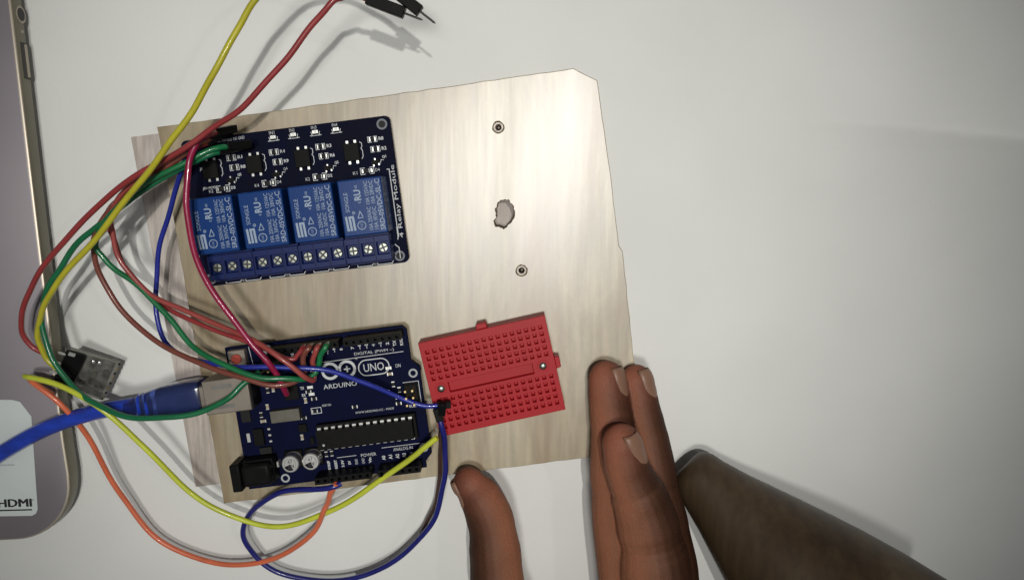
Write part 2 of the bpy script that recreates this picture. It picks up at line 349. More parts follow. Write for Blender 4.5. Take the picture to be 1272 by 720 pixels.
# ================================================================ laptop at the left
def build_laptop():
    t = thing('laptop', 'mauve grey laptop corner with a white sticker at the left edge', 'laptop', (-168, -90, 0))
    # outline in world mm, then made local
    pe = [(-176.6, 108), (-172.6, 30), (-168.3, -55)]
    poly = [(-177.5, 128), (-172.6, 30), (-168.2, -56), (-167.0, -70)]
    cx, cy, r = -189.5, -73.5, 22.5
    for i in range(1, 13):
        a = R(3 - 90 * i / 12); poly.append((cx + r * math.cos(a), cy + r * math.sin(a)))
    poly += [(-420, -108), (-420, 128)]
    poly = poly[::-1]
    L = [(x + 168, y + 90) for x, y in poly]
    def inset(p, d):
        n = len(p); out = []
        for i in range(n):
            a, b, c = Vector(p[i - 1]), Vector(p[i]), Vector(p[(i + 1) % n]); e1 = (b - a).normalized(); e2 = (c - b).normalized()
            n1 = Vector((-e1.y, e1.x)); n2 = Vector((-e2.y, e2.x)); m = (n1 + n2).normalized(); k = d / max(.3, m.dot(n1)); out.append(tuple(b + m * k))
        return out
    def band(rings):
        mb = MB(); n = len(L); vs = []; fs = []
        for p, z in rings: vs += [(x, y, z) for x, y in p]
        for k in range(len(rings) - 1):
            for i in range(n): j = (i + 1) % n; fs.append((k * n + i, k * n + j, (k + 1) * n + j, (k + 1) * n + i))
        fs.append(tuple(range(n - 1, -1, -1))); fs.append(tuple((len(rings) - 1) * n + i for i in range(n)))
        return mb.add(vs, fs)
    band([(inset(L, 3.5), .8), (inset(L, 1.2), 2.2), (inset(L, .1), 5), (inset(L, 0), 9.6), (inset(L, .15), 10.9), (inset(L, .5), 11.3)]).build('base', 'laptop_side', t)
    band([(inset(L, .35), 10.4), (inset(L, .2), 11.0), (inset(L, .3), 11.55), (inset(L, .8), 11.75)]).build('rim', 'laptop_rim', t)
    band([(inset(L, .9), 11.0), (inset(L, .9), 11.9), (inset(L, 1.15), 12.0)]).build('palm_rest', 'laptop_top', t)
    # sockets on the right side wall (wall runs along pe)
    d = (Vector((-172.6, 30)) - Vector((-177.5, 128))).normalized(); nrm = Vector((-d.y, d.x))
    def on_wall(y): k = (y - 128) / (30 - 128); return Vector((-177.5, 128)).lerp(Vector((-172.6, 30)), k)
    def wall_obj(name, material, y, half, z0, z1, out, parent=t, rnd=False, inn=0.6):
        p = on_wall(y) + Vector((168, 90)); mb = MB()
        if rnd:
            n = 18; zc = (z0 + z1) / 2; rr = (z1 - z0) / 2; vs = []; 
            for o_ in (-inn, out):
                for i in range(n):
                    a = 2 * math.pi * i / n; q = p + d * (math.cos(a) * rr) + nrm * o_; vs.append((q.x, q.y, zc + math.sin(a) * rr))
            mb.add(vs, [tuple(range(n)), tuple(range(n, 2 * n))] + [(i, (i + 1) % n, n + (i + 1) % n, n + i) for i in range(n)])
        else:
            vs = []
            for z in (z0, z1):
                for sg, oo in ((-1, -inn), (1, -inn), (1, out), (-1, out)): q = p + d * sg * half + nrm * oo; vs.append((q.x, q.y, z))
            mb.add(vs, [(3, 2, 1, 0), (4, 5, 6, 7), (0, 1, 5, 4), (1, 2, 6, 5), (2, 3, 7, 6), (3, 0, 4, 7)])
        return mb.build(name, material, parent)
    j = wall_obj('audio_jack', 'laptop_rim', 98.6, 0, 3.0, 9.2, .12, rnd=True); wall_obj('jack_hole', 'port_dark', 98.6, 0, 3.8, 8.4, .2, j, rnd=True)
    sl = wall_obj('card_slot', 'port_dark', 82.4, 6.4, 4.6, 8.6, .12); wall_obj('slot_tongue', 'port_tongue', 82.4, 5.8, 4.9, 6.3, .35, sl)
    wall_obj('indicator_lamp', 'laptop_rim', 92.6, .5, 5.8, 6.8, .15)
    # sticker with writing
    c = [(-225, -86.9), (-181.8, -86.1), (-180.2, -85.2), (-179.5, -83.5), (-179.35, -47.5), (-183.2, -41.9), (-186, -41.2), (-225, -40.8)]
    st = MB().prism([(x + 168, y + 90) for x, y in c], 12.0, 12.12).build('sticker', 'sticker', t)
    ink = MB(); [put_text(ink, 'HDMI', -188.0 + 168 + q * .16, -81.2 + 90 + (q % 2) * .12, 12.15 + q * .004, 12.6, 3.0, R(1.5)) for q in (-1.5, -.5, .5, 1.5)]; put_text(ink, 'TM', -181.1 + 168, -79.9 + 90, 12.16, .9, .55)
    ink.stroke([(-200 + 168, -84.2 + 90), (-181.9 + 168, -83.7 + 90)], .55, 12.13, .03); ink.build('lettering', 'ink', st)
    fm = MB()
    for q in range(9): fm.stroke([(-199.6 + q * 1.45 + 168, -66.5 + 90 + q * .04), (-198.8 + q * 1.45 + 168, -66.5 + 90 + q * .04)], .5, 12.13, .02)
    fm.build('faint_print', 'ink_faint', st)
build_laptop()

# ================================================================ wooden boards
def flat_shape(name, outlines, z0, z1, material, bevel=.3, parent=None, origin=(0, 0)):
    c = bpy.data.curves.new(name, 'CURVE'); c.dimensions = '2D'; c.fill_mode = 'BOTH'; c.extrude = (z1 - z0) / 2 * S - bevel * S; c.bevel_depth = bevel * S; c.bevel_resolution = 1; c.offset = -bevel * S
    for ol in outlines:
        sp = c.splines.new('POLY'); sp.points.add(len(ol) - 1); sp.use_cyclic_u = True
        for p, (x, y) in zip(sp.points, ol): p.co = ((x - origin[0]) * S, (y - origin[1]) * S, 0, 1)
    o = bpy.data.objects.new(name, c); col.objects.link(o); dg = bpy.context.evaluated_depsgraph_get(); dg.update()
    me = bpy.data.meshes.new_from_object(o.evaluated_get(dg)); bpy.data.objects.remove(o); me.name = name
    me.materials.clear(); me.materials.append(M[material])
    for v in me.vertices: v.co.z += (z0 + z1) / 2 * S
    me.polygons.foreach_set('use_smooth', [False] * len(me.polygons))
    ob = bpy.data.objects.new(name, me); col.objects.link(ob); ob.location = (origin[0] * S, origin[1] * S, 0)
    if parent: ob.parent = parent
    return ob
BT = 12.0                                   # top of the plywood board
def circle(x, y, r, n=20, j=0.0): return [(x + r * math.cos(2 * math.pi * i / n) * (1 + random.uniform(-j, j)), y + r * math.sin(2 * math.pi * i / n) * (1 + random.uniform(-j, j))) for i in range(n)]
def rough_line(a, b, n, j):
    a = Vector(a); b = Vector(b); d = (b - a).normalized(); q = Vector((-d.y, d.x))
    return [tuple(a.lerp(b, i / n) + q * (random.uniform(-j, j) if i else 0)) for i in range(n)]
def build_boards():
    edge = []
    cs = [(-127.0, 58.7), (-41.8, 70.2), (21.7, 79.2), (30.3, 75.0), (35.2, 44), (38.9, 16.2), (40.3, 14.2), (45.3, -27.1), (49.6, -60.6), (28.4, -63.4), (-109.0, -81.4)]
    for a, b in zip(cs, cs[1:] + cs[:1]): edge += rough_line(a, b, max(1, int((Vector(b) - Vector(a)).length / 4)), .16)
    oval = []
    for i in range(40):
        a = 2 * math.pi * i / 40; k = 1 + .07 * math.sin(3 * a + 1) + random.uniform(-.075, .06); x = 3.2 * math.cos(a) * k; y = 5.0 * math.sin(a) * k
        if 3.5 < a < 4.1: x -= .7; y -= .3
        oval.append((-2.7 + x + y * .06, 27.9 + y))
    t = thing('plywood_board', 'pale plywood board with two screw holes and an oval hole, under the electronics', 'board', (-39, -3, 0))
    o = flat_shape('panel', [edge, circle(-4.9, 58.6, 2.0, 18, .06), circle(3.5, 7.1, 2.0, 18, .06), oval], .6, BT, 'plywood', .25, None, (-39, -3)); o.parent = t; o.location = (0, 0, 0)
    for x, y in ((-4.9, 58.6), (3.5, 7.1)):
        s_ = MB().ring(x + 39, y + 3, 1.15, 1.8, 6, BT - .5, 20).build('screw_sleeve', 'sleeve', t)
        MB().lathe(x + 39 + .15, y + 3, [(.5, 5), (1.0, 5.2), (.75, 8.2), (.4, 8.8)], 12).build('screw_tip', 'brass_dark', s_)
    rim = MB(); n = len(oval); cx, cy = -2.7, 27.9; rg = random.Random(4)
    outer = [(cx + (x - cx) * (1.10 + rg.uniform(-.04, .06)), cy + (y - cy) * (1.06 + rg.uniform(-.02, .05))) for x, y in oval]
    rim.add([(x + 39, y + 3, BT + .03) for x, y in outer] + [(x + 39, y + 3, BT + .02) for x, y in oval] + [(x + 39, y + 3, BT - 6) for x, y in [(cx + (a - cx) * .985, cy + (b - cy) * .985) for a, b in oval]],
            [(i, (i + 1) % n, n + (i + 1) % n, n + i) for i in range(n)] + [(n + i, n + (i + 1) % n, 2 * n + (i + 1) % n, 2 * n + i) for i in range(n)])
    rim.build('splintered_rim', 'burnt_edge', t)
    u = flat_shape('backing_sheet', [[(-141.3, 55.6), (18, 76), (36, -58), (-123.6, -79.0)]], 0.05, .6, 'thin_ply', .05, None, (-110, -10))
    tag(u, 'thin pale wooden sheet sticking out under the left edge of the plywood board', 'sheet')
build_boards()

# ================================================================ relay module
PCBR = 4.6                                  # top of its circuit board above the plywood
def build_relay_module():
    t = thing('relay_module', 'dark blue circuit board with four blue relays and screw terminals', 'relay module', (-110.9, 1.7, BT), R(7.0))
    Z = PCBR
    def rr(x0, y0, x1, y1, r, n=5):
        out = []
        for cx, cy, a in ((x1 - r, y0 + r, -90), (x1 - r, y1 - r, 0), (x0 + r, y1 - r, 90), (x0 + r, y0 + r, 180)):
            for i in range(n + 1): b = R(a + 90 * i / n); out.append((cx + r * math.cos(b), cy + r * math.sin(b)))
        return out
    pcb = MB().prism(rr(0, 0, 74.6, 52.2, 2.0), Z - 1.6, Z).build('circuit_board', 'pcb_relay', t, .12, 1)
    for x, y in ((71.6, 49.4), (71.4, 2.6), (3, 49.2), (3, 2.6)):
        MB().ring(x, y, 1.25, 1.9, Z - .02, Z + .04, 24).build('mounting_hole', 'ring_dim', t)
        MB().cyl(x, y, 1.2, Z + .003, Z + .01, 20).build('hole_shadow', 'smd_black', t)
        MB().cyl(x, y, 2.4, 0.02, Z - 1.62, 16).build('standoff', 'black_plastic', t)
    # relays
    case = MB().box(0.2, 0, 0, 15.2, 19.2, 15.3).mesh('relay')
    pr = MB()
    put_text(pr, 'SONGLE', 2.5, 11.6, 0, 6.6, 1.35, R(90)); 
    for k in range(3): pr.prism([(1.5 + k * 1.15, 1.9 + k * .0), (2.25 + k * 1.15, 1.9), (2.0 + k * 1.15, 6.9), (1.25 + k * 1.15, 6.9)], 0, .03)
    pr.prism([(1.5, 1.9), (2.4, 1.9), (2.4, 2.6), (1.5, 2.6)], .032, .05).prism([(3.0, 6.2), (4.3, 6.2), (4.3, 6.9), (3.0, 6.9)], .032, .05)
    pr.ring(4.4, 7.9, .32, .52, 0, .03, 14); put_text(pr, 'R', 4.4, 7.9, .02, .3, .4, R(90))
    pr.ring(6.6, 3.4, 1.25, 1.5, 0, .03, 26); put_text(pr, 'CQC', 6.6, 3.4, .02, 1.7, .75, R(90))
    pr.stroke([(7.5, 6.0), (5.7, 6.0), (6.6, 8.2)], .26, 0, .03, True)
    put_text(pr, 'RU', 6.5, 13.7, .02, 3.6, 2.4, R(90), .03); put_text(pr, 'c', 6.9, 11.2, .02, .7, .8, R(90)); put_text(pr, 'us', 6.3, 16.5, .02, 1.1, .8, R(90))
    put_text(pr, '10A 250VAC', 9.7, 5.4, .02, 7.8, 1.35, R(90)); put_text(pr, '10A 125VAC', 9.7, 14.2, .02, 7.8, 1.35, R(90))
    put_text(pr, '10A 30VDC', 11.5, 5.4, .02, 7.6, 1.35, R(90)); put_text(pr, '10A 28VDC', 11.5, 14.2, .02, 7.6, 1.35, R(90))
    put_text(pr, 'SRD-05VDC-SL-C', 13.7, 9.7, .02, 17.2, 1.7, R(90), .01)
    prm = pr.mesh('relay_print')
    for x in (4.4, 21.5, 38.6, 55.6):
        r = link('relay', case, 'relay_blue', t, .45, 3, (x, 12.2, Z + .05)); link('printed_lettering', prm, 'relay_print', r, loc=(0, 0, 15.33))
    # screw terminals, four blocks of three
    blk = MB(); 
    blk.holed(15.9, 8.6, [(.6 + k * 5.3, 2.0, 4.7 + k * 5.3, 6.4, 2.2) for k in range(3)], 0, 9.6)
    blk_m = blk.mesh('terminal_block')
    sc = MB().lathe(0, 0, [(1.6, -1.2), (1.6, .05), (1.4, .3), (.3, .32)], 18); scm = sc.mesh('screw')
    slot = MB().box(-1.45, -.28, .30, 1.45, .28, .36).box(-.28, -1.45, .30, .28, 1.45, .362).mesh('screw_slot')
    for b in range(4):
        x0 = 5.9 + b * 16.05
        o = link('terminal_block', blk_m, 'terminal_blue', t, .15, 1, (x0, 2.6, Z + .02))
        MB().box(.3, -1.1, 0, 15.6, -.01, 5.5).build('wire_entry', 'terminal_dark', o, .2, 1)
        for k in range(3):
            s_ = link('screw', scm, 'steel', o, loc=(2.65 + k * 5.3, 4.2, 8.0), rot=(0, 0, R(random.uniform(0, 90))))
        for s2 in [q for q in o.children if q.name.startswith('screw')]: link('cross_slot', slot, 'port_dark', s2)
        for k in (1, 2): MB().box(k * 5.3 - .3, .25, 9.605, k * 5.3 + .1, 8.35, 9.68).build('divider', 'terminal_dark', o)
        MB().box(-.02, .25, 9.605, .3, 8.35, 9.68).build('divider', 'terminal_dark', o)
        MB().box(.3, 8.61, 2, 15.6, 9.2, 7.5).build('back_ridge', 'terminal_blue', o)
    # opto couplers
    ic = MB().box(-2.7, -3.1, .15, 2.7, 3.1, 2.3).mesh('optocoupler')
    pins = MB()
    for k in (-1.4, 1.4):
        for sg in (-1, 1): pins.cbox(k, sg * 3.55, .8, 1.1, .02, .28)
    pm = pins.mesh('pin')
    for x in (9.6, 25.2, 42.4, 59.9):
        o = link('optocoupler', ic, 'chip_black', t, .2, 1, (x, 41.0, Z)); link('solder_pins', pm, 'solder', o)
    # resistors, diodes, transistors
    body = MB().cbox(0, 0, 1.5, 1.3, .02, .6).mesh('resistor'); ends = MB().cbox(-.95, 0, .4, 1.32, .015, .62).cbox(.95, 0, .4, 1.32, .015, .62).mesh('resistor_end')
    for x, y in ((32.4, 44.4), (33.2, 40.9), (49.0, 44.3), (49.7, 40.9), (67.6, 44.6), (68.2, 41.1), (17.1, 44.3), (17.7, 40.8)):
        o = link('resistor', body, 'smd_black', t, loc=(x, y, Z)); link('end_cap', ends, 'solder', o)
    dbody = MB().cbox(0, 0, 2.6, 1.5, .02, 1.1).mesh('diode'); dend = MB().cbox(-1.6, 0, .5, 1.2, .015, .5).cbox(1.6, 0, .5, 1.2, .015, .5).mesh('diode_end'); dband = MB().cbox(.85, 0, .35, 1.51, 1.101, 1.12).mesh('band')
    tb = MB().cbox(0, 0, 2.9, 1.4, .15, 1.1).mesh('transistor'); tl = MB().cbox(-.95, -1.0, .45, .7, .02, .3).cbox(.95, -1.0, .45, .7, .02, .3).cbox(0, 1.0, .45, .7, .02, .3).mesh('leads')
    led = MB().cbox(0, 0, 1.0, 1.2, .02, .7).mesh('status_led'); lede = MB().cbox(-.75, 0, .45, 1.1, .015, .45).cbox(.75, 0, .45, 1.1, .015, .45).mesh('led_end')
    for x in (12.4, 28.9, 47.2, 64.2):
        o = link('diode', dbody, 'smd_black', t, loc=(x, 33.9, Z)); link('end_cap', dend, 'solder', o); link('polarity_band', dband, 'silk', o)
        o = link('transistor', tb, 'chip_black', t, loc=(x + 3.4, 36.6, Z), rot=(0, 0, R(8))); link('solder_leads', tl, 'solder', o)
    for x in (32.9, 40.1, 47.9, 55.3): o = link('status_led', led, 'led_white', t, loc=(x, 49.6, Z)); link('end_cap', lede, 'solder', o)
    o = link('power_led', led, 'led_white', t, loc=(21.6, 47.4, Z)); link('end_cap', lede, 'solder', o)
    MB().cbox(4.2, 33.6, 2.0, 3.6, .02, 2.2).build('jumper_cap', 'silk_dim', t, .2, 1)
    # white print on the board
    k = MB(); zz = Z + .012; rnd = random.Random(3)
    put_text(k, '4 Relay Module', 73.3, 21.9, zz + .03, 26.0, 1.9, R(90), .02)
    for x, y in ((32.4, 44.4), (33.2, 40.9), (49.0, 44.3), (49.7, 40.9), (67.6, 44.6), (68.2, 41.1), (17.1, 44.3), (17.7, 40.8)):
        k.stroke([(x - .5, y - .95), (x - 1.7, y - .95), (x - 1.7, y + .95), (x - .5, y + .95)], .22, zz); k.stroke([(x + .4, y - .95), (x + 1.5, y - .95), (x + 1.5, y + .95), (x + .4, y + .95)], .22, zz)
        put_text(k, 'R%d' % rnd.randint(1, 9), x + 3.0, y, zz + .03, 1.7, 1.2, 0, .03)
    for x in (12.4, 28.9, 47.2, 64.2):
        k.stroke([(x - .9, 32.8), (x - 2.4, 32.8), (x - 2.4, 35.0), (x - .9, 35.0)], .25, zz); k.stroke([(x + 1.0, 32.8), (x + 2.3, 32.8), (x + 2.3, 35.0), (x + 1.0, 35.0)], .25, zz)
        put_text(k, 'D%d' % rnd.randint(1, 4), x + 3.6, 33.9, zz + .03, 1.6, 1.1, 0, .03); put_text(k, 'K%d' % rnd.randint(1, 4), x - 4.4, 33.6, zz + .03, 1.5, 1.1, 0, .03)
        k.stroke([(x + 5.0, 36.0), (x + 5.4, 37.2), (x + 6.2, 37.0)], .22, zz); put_text(k, 'Q%d' % rnd.randint(1, 4), x + 6.6, 38.1, zz + .03, 1.4, 1.1, R(10), .03)
    for x in (9.6, 25.2, 42.4, 59.9):
        k.stroke([(x + 3.0, 44.2), (x + 3.6, 43.8), (x + 3.6, 42.6), (x + 3.2, 42.0), (x + 3.6, 41.2), (x + 3.6, 39.2), (x + 3.1, 38.4)], .24, zz)
    for x in (32.9, 40.1, 47.9, 55.3):
        k.stroke([(x - 1.9, 48.4), (x - 1.2, 48.4), (x - 1.5, 49.6)], .25, zz); k.stroke([(x + 1.9, 48.4), (x + 1.2, 48.4), (x + 1.5, 49.6)], .25, zz); k.stroke([(x - 1.6, 48.35), (x + 1.6, 48.35)], .22, zz + .005)
        put_text(k, 'IN%d' % (1 + int((x - 32) / 7)), x - .3, 51.2, zz + .03, 1.9, 1.1, 0, .03)
    put_text(k, 'VCC IN4 IN3', 15.2, 50.6, zz + .03, 6.0, 1.0, 0, .03); put_text(k, 'IN1 GND', 20.8, 50.8, zz + .03, 4.0, 1.1, 0, .03); put_text(k, 'JD-VCC', 7.5, 34.7, zz + .03, 4.6, 1.1, 0, .03); put_text(k, 'JC', 6.0, 41.6, zz + .03, 1.6, 1.3, 0, .03)
    k.stroke([(23.0, 49.0), (23.4, 48.4), (23.4, 46.9), (23.0, 46.3)], .24, zz)
    k.stroke([(71.2, 33.6), (71.95, 33.6), (71.95, 10.2), (71.6, 8.6)], .3, zz); k.stroke([(71.9, 12.8), (71.9, 9.6)], .5, zz + .01); k.stroke([(70.4, 6.8), (71.6, 5.6), (71.6, 1.8)], .3, zz)
    for b in range(4):
        x = 8.0 + b * 16.0
        for q in (0, 7.2): k.stroke([(x + q, 1.25), (x + q, .35), (x + q + 5.2, .35), (x + q + 5.8, 1.25)], .26, zz)
        put_text(k, 'NO', x + 6.3, .8, zz + .03, 1.0, .8)
    k.build('silkscreen_print', 'silk', pcb)
    # pin header for the jumper wires (upper left)
    MB().box(9.3, 46.0, Z + .01, 24.6, 48.6, Z + 2.5).build('pin_header', 'black_plastic', t, .15, 1)
build_relay_module()

# ================================================================ controller board
def build_controller():
    t = thing('controller_board', 'navy blue microcontroller board with black pin headers and printed white logo', 'circuit board', (-96.76, -72.87, BT), R(7.3))
    Z = 8.0
    out = [(0, 0), (66, 0), (66, 2.5), (68.6, 5.1), (68.6, 37.7), (66, 40.3), (66, 51.8), (64.6, 53.3), (0, 53.3)]
    pcb = MB().prism(out, Z - 1.6, Z).build('circuit_board', 'pcb_navy', t, .1, 1)
    for x, y in ((13.97, 2.54), (15.24, 50.8), (66.04, 7.62), (66.04, 35.56)):
        MB().ring(x, y, 1.0, 1.65, Z - .02, Z + .05, 20).build('mounting_hole', 'silk_dim', t); MB().cyl(x, y, 2.3, .02, Z - 1.62, 14).build('standoff', 'black_plastic', t)
    def header(x0, n, y):
        rects = [(x0 + .77 + k * 2.54, y - .5, x0 + 1.77 + k * 2.54, y + .5, 3.0) for k in range(n)]
        o = MB().holed(n * 2.54, 2.5, rects, Z + .02, Z + 8.5, x0, y - 1.25).build('pin_header', 'black_plastic', t)
        return o
    header(17.4, 10, 50.9); header(44.4, 8, 50.9); header(26.7, 8, 2.5); header(49.6, 6, 2.5)
    # USB socket
    u = MB().box(-6.4, 32.0, Z + .02, 9.8, 44.2, Z + 11).build('usb_socket', 'usb_steel', t, .35, 2)
    MB().box(9.81, 32.4, Z + .02, 10.3, 43.8, Z + 9.5).build('socket_back', 'black_plastic', u)
    for y in (34.5, 41.7): MB().box(-3.0, y - .7, Z + 11.002, 4.0, y + .7, Z + 11.05).build('spring_tab', 'steel_dull', u)
    # power socket
    j = MB()
    j.prism([(-1.8, 3.4), (12.4, 3.4), (12.4, 12.6), (-1.8, 12.6)], Z + .02, Z + 6.5).build('power_socket', 'black_plastic', t, .4, 2)
    pj = [o for o in t.children if o.name.startswith('power_socket')][-1]
    barrel = []
    for i in range(17): a = math.pi * i / 16; barrel.append((8.0 + 4.3 * math.cos(a), 4.5 + 6.0 * math.sin(a)))
    MB().box(1.6, 3.9, Z + 6.5, 12.2, 12.1, Z + 10.6).build('socket_barrel', 'black_plastic', pj, 1.4, 3)
    MB().box(-1.9, 3.0, Z + .02, 1.59, 13.0, Z + 11.2).build('socket_face', 'black_plastic', pj, .5, 2)
    MB().cbox(13.2, 9.2, .9, 2.2, Z + .02, Z + 4).build('socket_contact', 'solder', pj, .2, 1)
    # main chip in its socket
    MB().box(28.8, 12.0, Z + .02, 65.0, 21.6, Z + 3.0).build('chip_socket', 'black_plastic', t, .15, 1)
    ch = MB().holed(34.6, 6.9, [(29.4, 15.6, 30.4, 18.0, .35)], Z + 3.3, Z + 7.0, 29.4, 13.3).build('main_chip', 'chip_black', t)
    for y, nm in ((20.55, 1), (12.95, -1)):
        p = MB()
        for k in range(14): p.cbox(30.3 + k * 2.54, y, 1.3, .75, Z + 3.01, Z + 4.9)
        p.build('pin_row', 'solder', ch)
    MB().cyl(31.6, 15.0, .45, Z + 7.002, Z + 7.02, 14).build('pin_one_dot', 'silk_dim', ch)
    # electrolytic capacitors
    for i, (x, y) in enumerate(((18.6, 9.6), (26.0, 9.6))):
        c = MB().cbox(x, y, 6.8, 6.8, Z + .02, Z + 1.4).build('capacitor_base', 'black_plastic', t, .5, 1); c.name = 'capacitor'
        MB().lathe(x, y, [(3.15, Z + 1.4), (3.15, Z + 2.0), (2.9, Z + 2.2), (2.9, Z + 2.5), (3.15, Z + 2.7), (3.15, Z + 6.7), (2.8, Z + 7.0)], 28).build('can', 'cap_top', c)
        MB().ring(x, y, 2.0, 2.15, Z + 7.0, Z + 7.03, 24).build('rim_line', 'steel_dull', c)
        p = MB(); p.ring(x, y, .0, 2.4, Z + 7.003, Z + 7.04, 12, R(200), R(290)); p.build('polarity_mark', 'cap_black', c)
        q = MB(); put_text(q, '47', x, y + .9, Z + 7.06, 1.8, 1.3, R(7), .03); put_text(q, '25V', x + .2, y - .9, Z + 7.06, 2.4, 1.3, R(7), .03); q.build('value_print', 'ink', c)
    # reset button
    b = MB().cbox(4.9, 49.4, 6.2, 6.2, Z + .02, Z + 3.4).build('reset_button', 'usb_steel', t, .25, 1); MB().lathe(4.9, 49.4, [(1.75, Z + 3.4), (1.75, Z + 4.6), (1.5, Z + 4.8)], 20).build('button_cap', 'red_button', b)
    # programming headers
    for cx, cy, w_, h_ in ((64.7, 28.4, 5.1, 7.6), (16.6, 45.4, 7.6, 5.1)):
        h = MB().cbox(cx, cy, w_, h_, Z + .02, Z + 2.5).build('programming_header', 'black_plastic', t, .3, 1); p = MB()
        for a in range(2):
            for q in range(3):
                X, Y = (a, q) if w_ < h_ else (q, a); nx, ny = (2, 3) if w_ < h_ else (3, 2); p.cbox(cx + (X - (nx - 1) / 2) * 2.54, cy + (Y - (ny - 1) / 2) * 2.54, .64, .64, Z + 2.5, Z + 8.3)
        p.build('header_pins', 'brass', h)
    # small parts
    def smd(nm, x, y, w_, h_, zz, mt, rz=0): return MB().cbox(0, 0, w_, h_, 0, zz).build(nm, mt, t, .1, 1, (x, y, Z + .02), (0, 0, rz))
    smd('crystal', 18.6, 26.6, 10.6, 4.4, 3.6, 'module_can'); smd('interface_chip', 21.5, 34.0, 5.0, 5.0, .9, 'chip_black')
    smd('voltage_regulator', 7.2, 19.4, 6.2, 3.6, 1.7, 'chip_black', R(90)); smd('regulator_tab', 3.2, 19.4, 1.3, 3.4, .5, 'solder')
    for k in range(3): smd('regulator_pin', 11.0, 17.1 + k * 2.3, 1.1, .8, .4, 'solder')
    smd('fuse', 3.6, 27.6, 3.4, 4.5, .9, 'smd_black'); smd('comparator_chip', 23.5, 20.6, 3.0, 3.0, 1.2, 'chip_black'); smd('diode', 9.0, 14.2, 4.4, 2.4, 1.8, 'smd_black'); smd('transistor', 26.2, 15.5, 1.4, 2.8, 1.1, 'chip_black')
    rnd = random.Random(5); m_end = MB().cbox(-.85, 0, .35, 1.1, 0, .62).cbox(.85, 0, .35, 1.1, 0, .62).mesh('end_cap')
    for x, y, r in ((9.2, 27.3, 1), (9.6, 24.9, 0), (29.2, 30.8, 0), (26.0, 30.6, 1), (27.6, 33.6, 0), (58.4, 32.5, 1), (60.3, 30.2, 1), (59.6, 27.4, 0), (59.4, 25.2, 0), (22.6, 17.2, 1), (24.4, 24.2, 0), (43.4, 26.0, 0), (30.4, 9.8, 1), (32.4, 9.8, 1), (13.0, 36.0, 1), (15.0, 36.2, 1), (57.8, 36.4, 0), (28.8, 26.2, 0), (11.9, 30.0, 1)):
        o = smd('resistor', x, y, 1.6, 1.05, .55, rnd.choice(['smd_black', 'smd_ceramic', 'smd_black']), R(90 * r)); link('end_cap', m_end, 'solder', o)
    for nm, x, y in (('power_led', 57.6, 38.6), ('serial_led', 28.4, 35.2), ('serial_led', 28.6, 32.6), ('pin_led', 30.4, 41.4)): o = smd(nm, x, y, 1.5, 1.0, .6, 'led_white'); link('end_cap', m_end, 'solder', o)
    # white print
    k = MB(); zz = Z + .012
    for cx, sg in ((36.4, 1), (42.6, -1)): k.ring(cx, 40.1, 2.25, 3.25, zz + (.004 if sg > 0 else 0), zz + .03, 36)
    k.stroke([(35.4, 40.1), (37.4, 40.1)], .5, zz); k.stroke([(41.7, 40.1), (43.5, 40.1)], .5, zz); k.stroke([(42.6, 39.2), (42.6, 41.0)], .5, zz + .006)
    put_text(k, 'TM', 46.4, 43.3, zz + .03, .8, .6)
    put_text(k, 'ARDUINO', 39.2, 34.5, zz + .03, 12.2, 1.7, 0, .05)
    put_text(k, 'UNO', 52.3, 39.6, zz + .03, 7.4, 2.9, 0, .02)
    ov = []
    for cx, a in ((55.0, -90), (49.6, 90)):
        for i in range(11): b_ = R(a + 18 * i); ov.append((cx + 2.85 * math.cos(b_), 39.6 + 2.85 * math.sin(b_)))
    k.stroke(ov, .38, zz, .03, True)
    put_text(k, 'DIGITAL (PWM ~)', 53.2, 45.0, zz + .03, 14.4, 1.35, 0, .03); k.stroke([(32.6, 43.6), (63.6, 43.9)], .24, zz)
    put_text(k, 'POWER', 45.6, 7.5, zz + .03, 5.6, 1.2, 0, .04); k.stroke([(34.0, 7.8), (41.0, 7.8)], .2, zz); put_text(k, 'ANALOG IN', 58.4, 8.2, zz + .03, 7.2, 1.2, 0, .03); k.stroke([(50.8, 9.4), (64.6, 9.4)], .2, zz)
    for i, s_ in enumerate(('IOREF', 'RESET', '3.3V', '5V', 'GND', 'GND', 'Vin')): put_text(k, s_, 30.6 + i * 2.54, 5.4, zz + .03, .6 * len(s_) + .3, 1.0, R(90), .04)
    for i in range(6): put_text(k, 'A%d' % i, 50.9 + i * 2.54, 5.6, zz + .03, 1.7, 1.3, R(90), .04)
    for i, s_ in enumerate(('7', '~6', '~5', '4', '~3', '2', 'TX1', 'RX0')): put_text(k, s_, 45.7 + i * 2.54, 47.5, zz + .03, .8 * len(s_) + .2, 1.15, R(90), .03)
    for i, s_ in enumerate(('AREF', 'GND', '13', '12', '~11', '~10', '~9', '8')): put_text(k, s_, 23.8 + i * 2.54, 47.5, zz + .03, .75 * len(s_), 1.05, R(90), .03)
    put_text(k, 'ON', 61.0, 39.0, zz + .03, 1.9, 1.3, 0, .03); put_text(k, 'TX', 25.4, 35.1, zz + .03, 1.4, 1.1, 0, .03); put_text(k, 'RX', 25.6, 32.5, zz + .03, 1.4, 1.1, 0, .03); put_text(k, 'L', 28.0, 41.4, zz + .03, .7, 1.1, 0, .03)
    put_text(k, 'WWW.ARDUINO.CC - MADE', 50.2, 23.6, zz + .03, 14.2, .8, 0, .03); put_text(k, 'RESET-EN', 33.2, 27.8, zz + .03, 3.2, .8, 0, .03); put_text(k, 'ICSP', 64.6, 23.6, zz + .03, 3.2, 1.1, 0, .03)
    k.stroke([(27.4, 27.3), (31.0, 27.3), (31.0, 25.2), (27.4, 25.2)], .24, zz, .03, True)
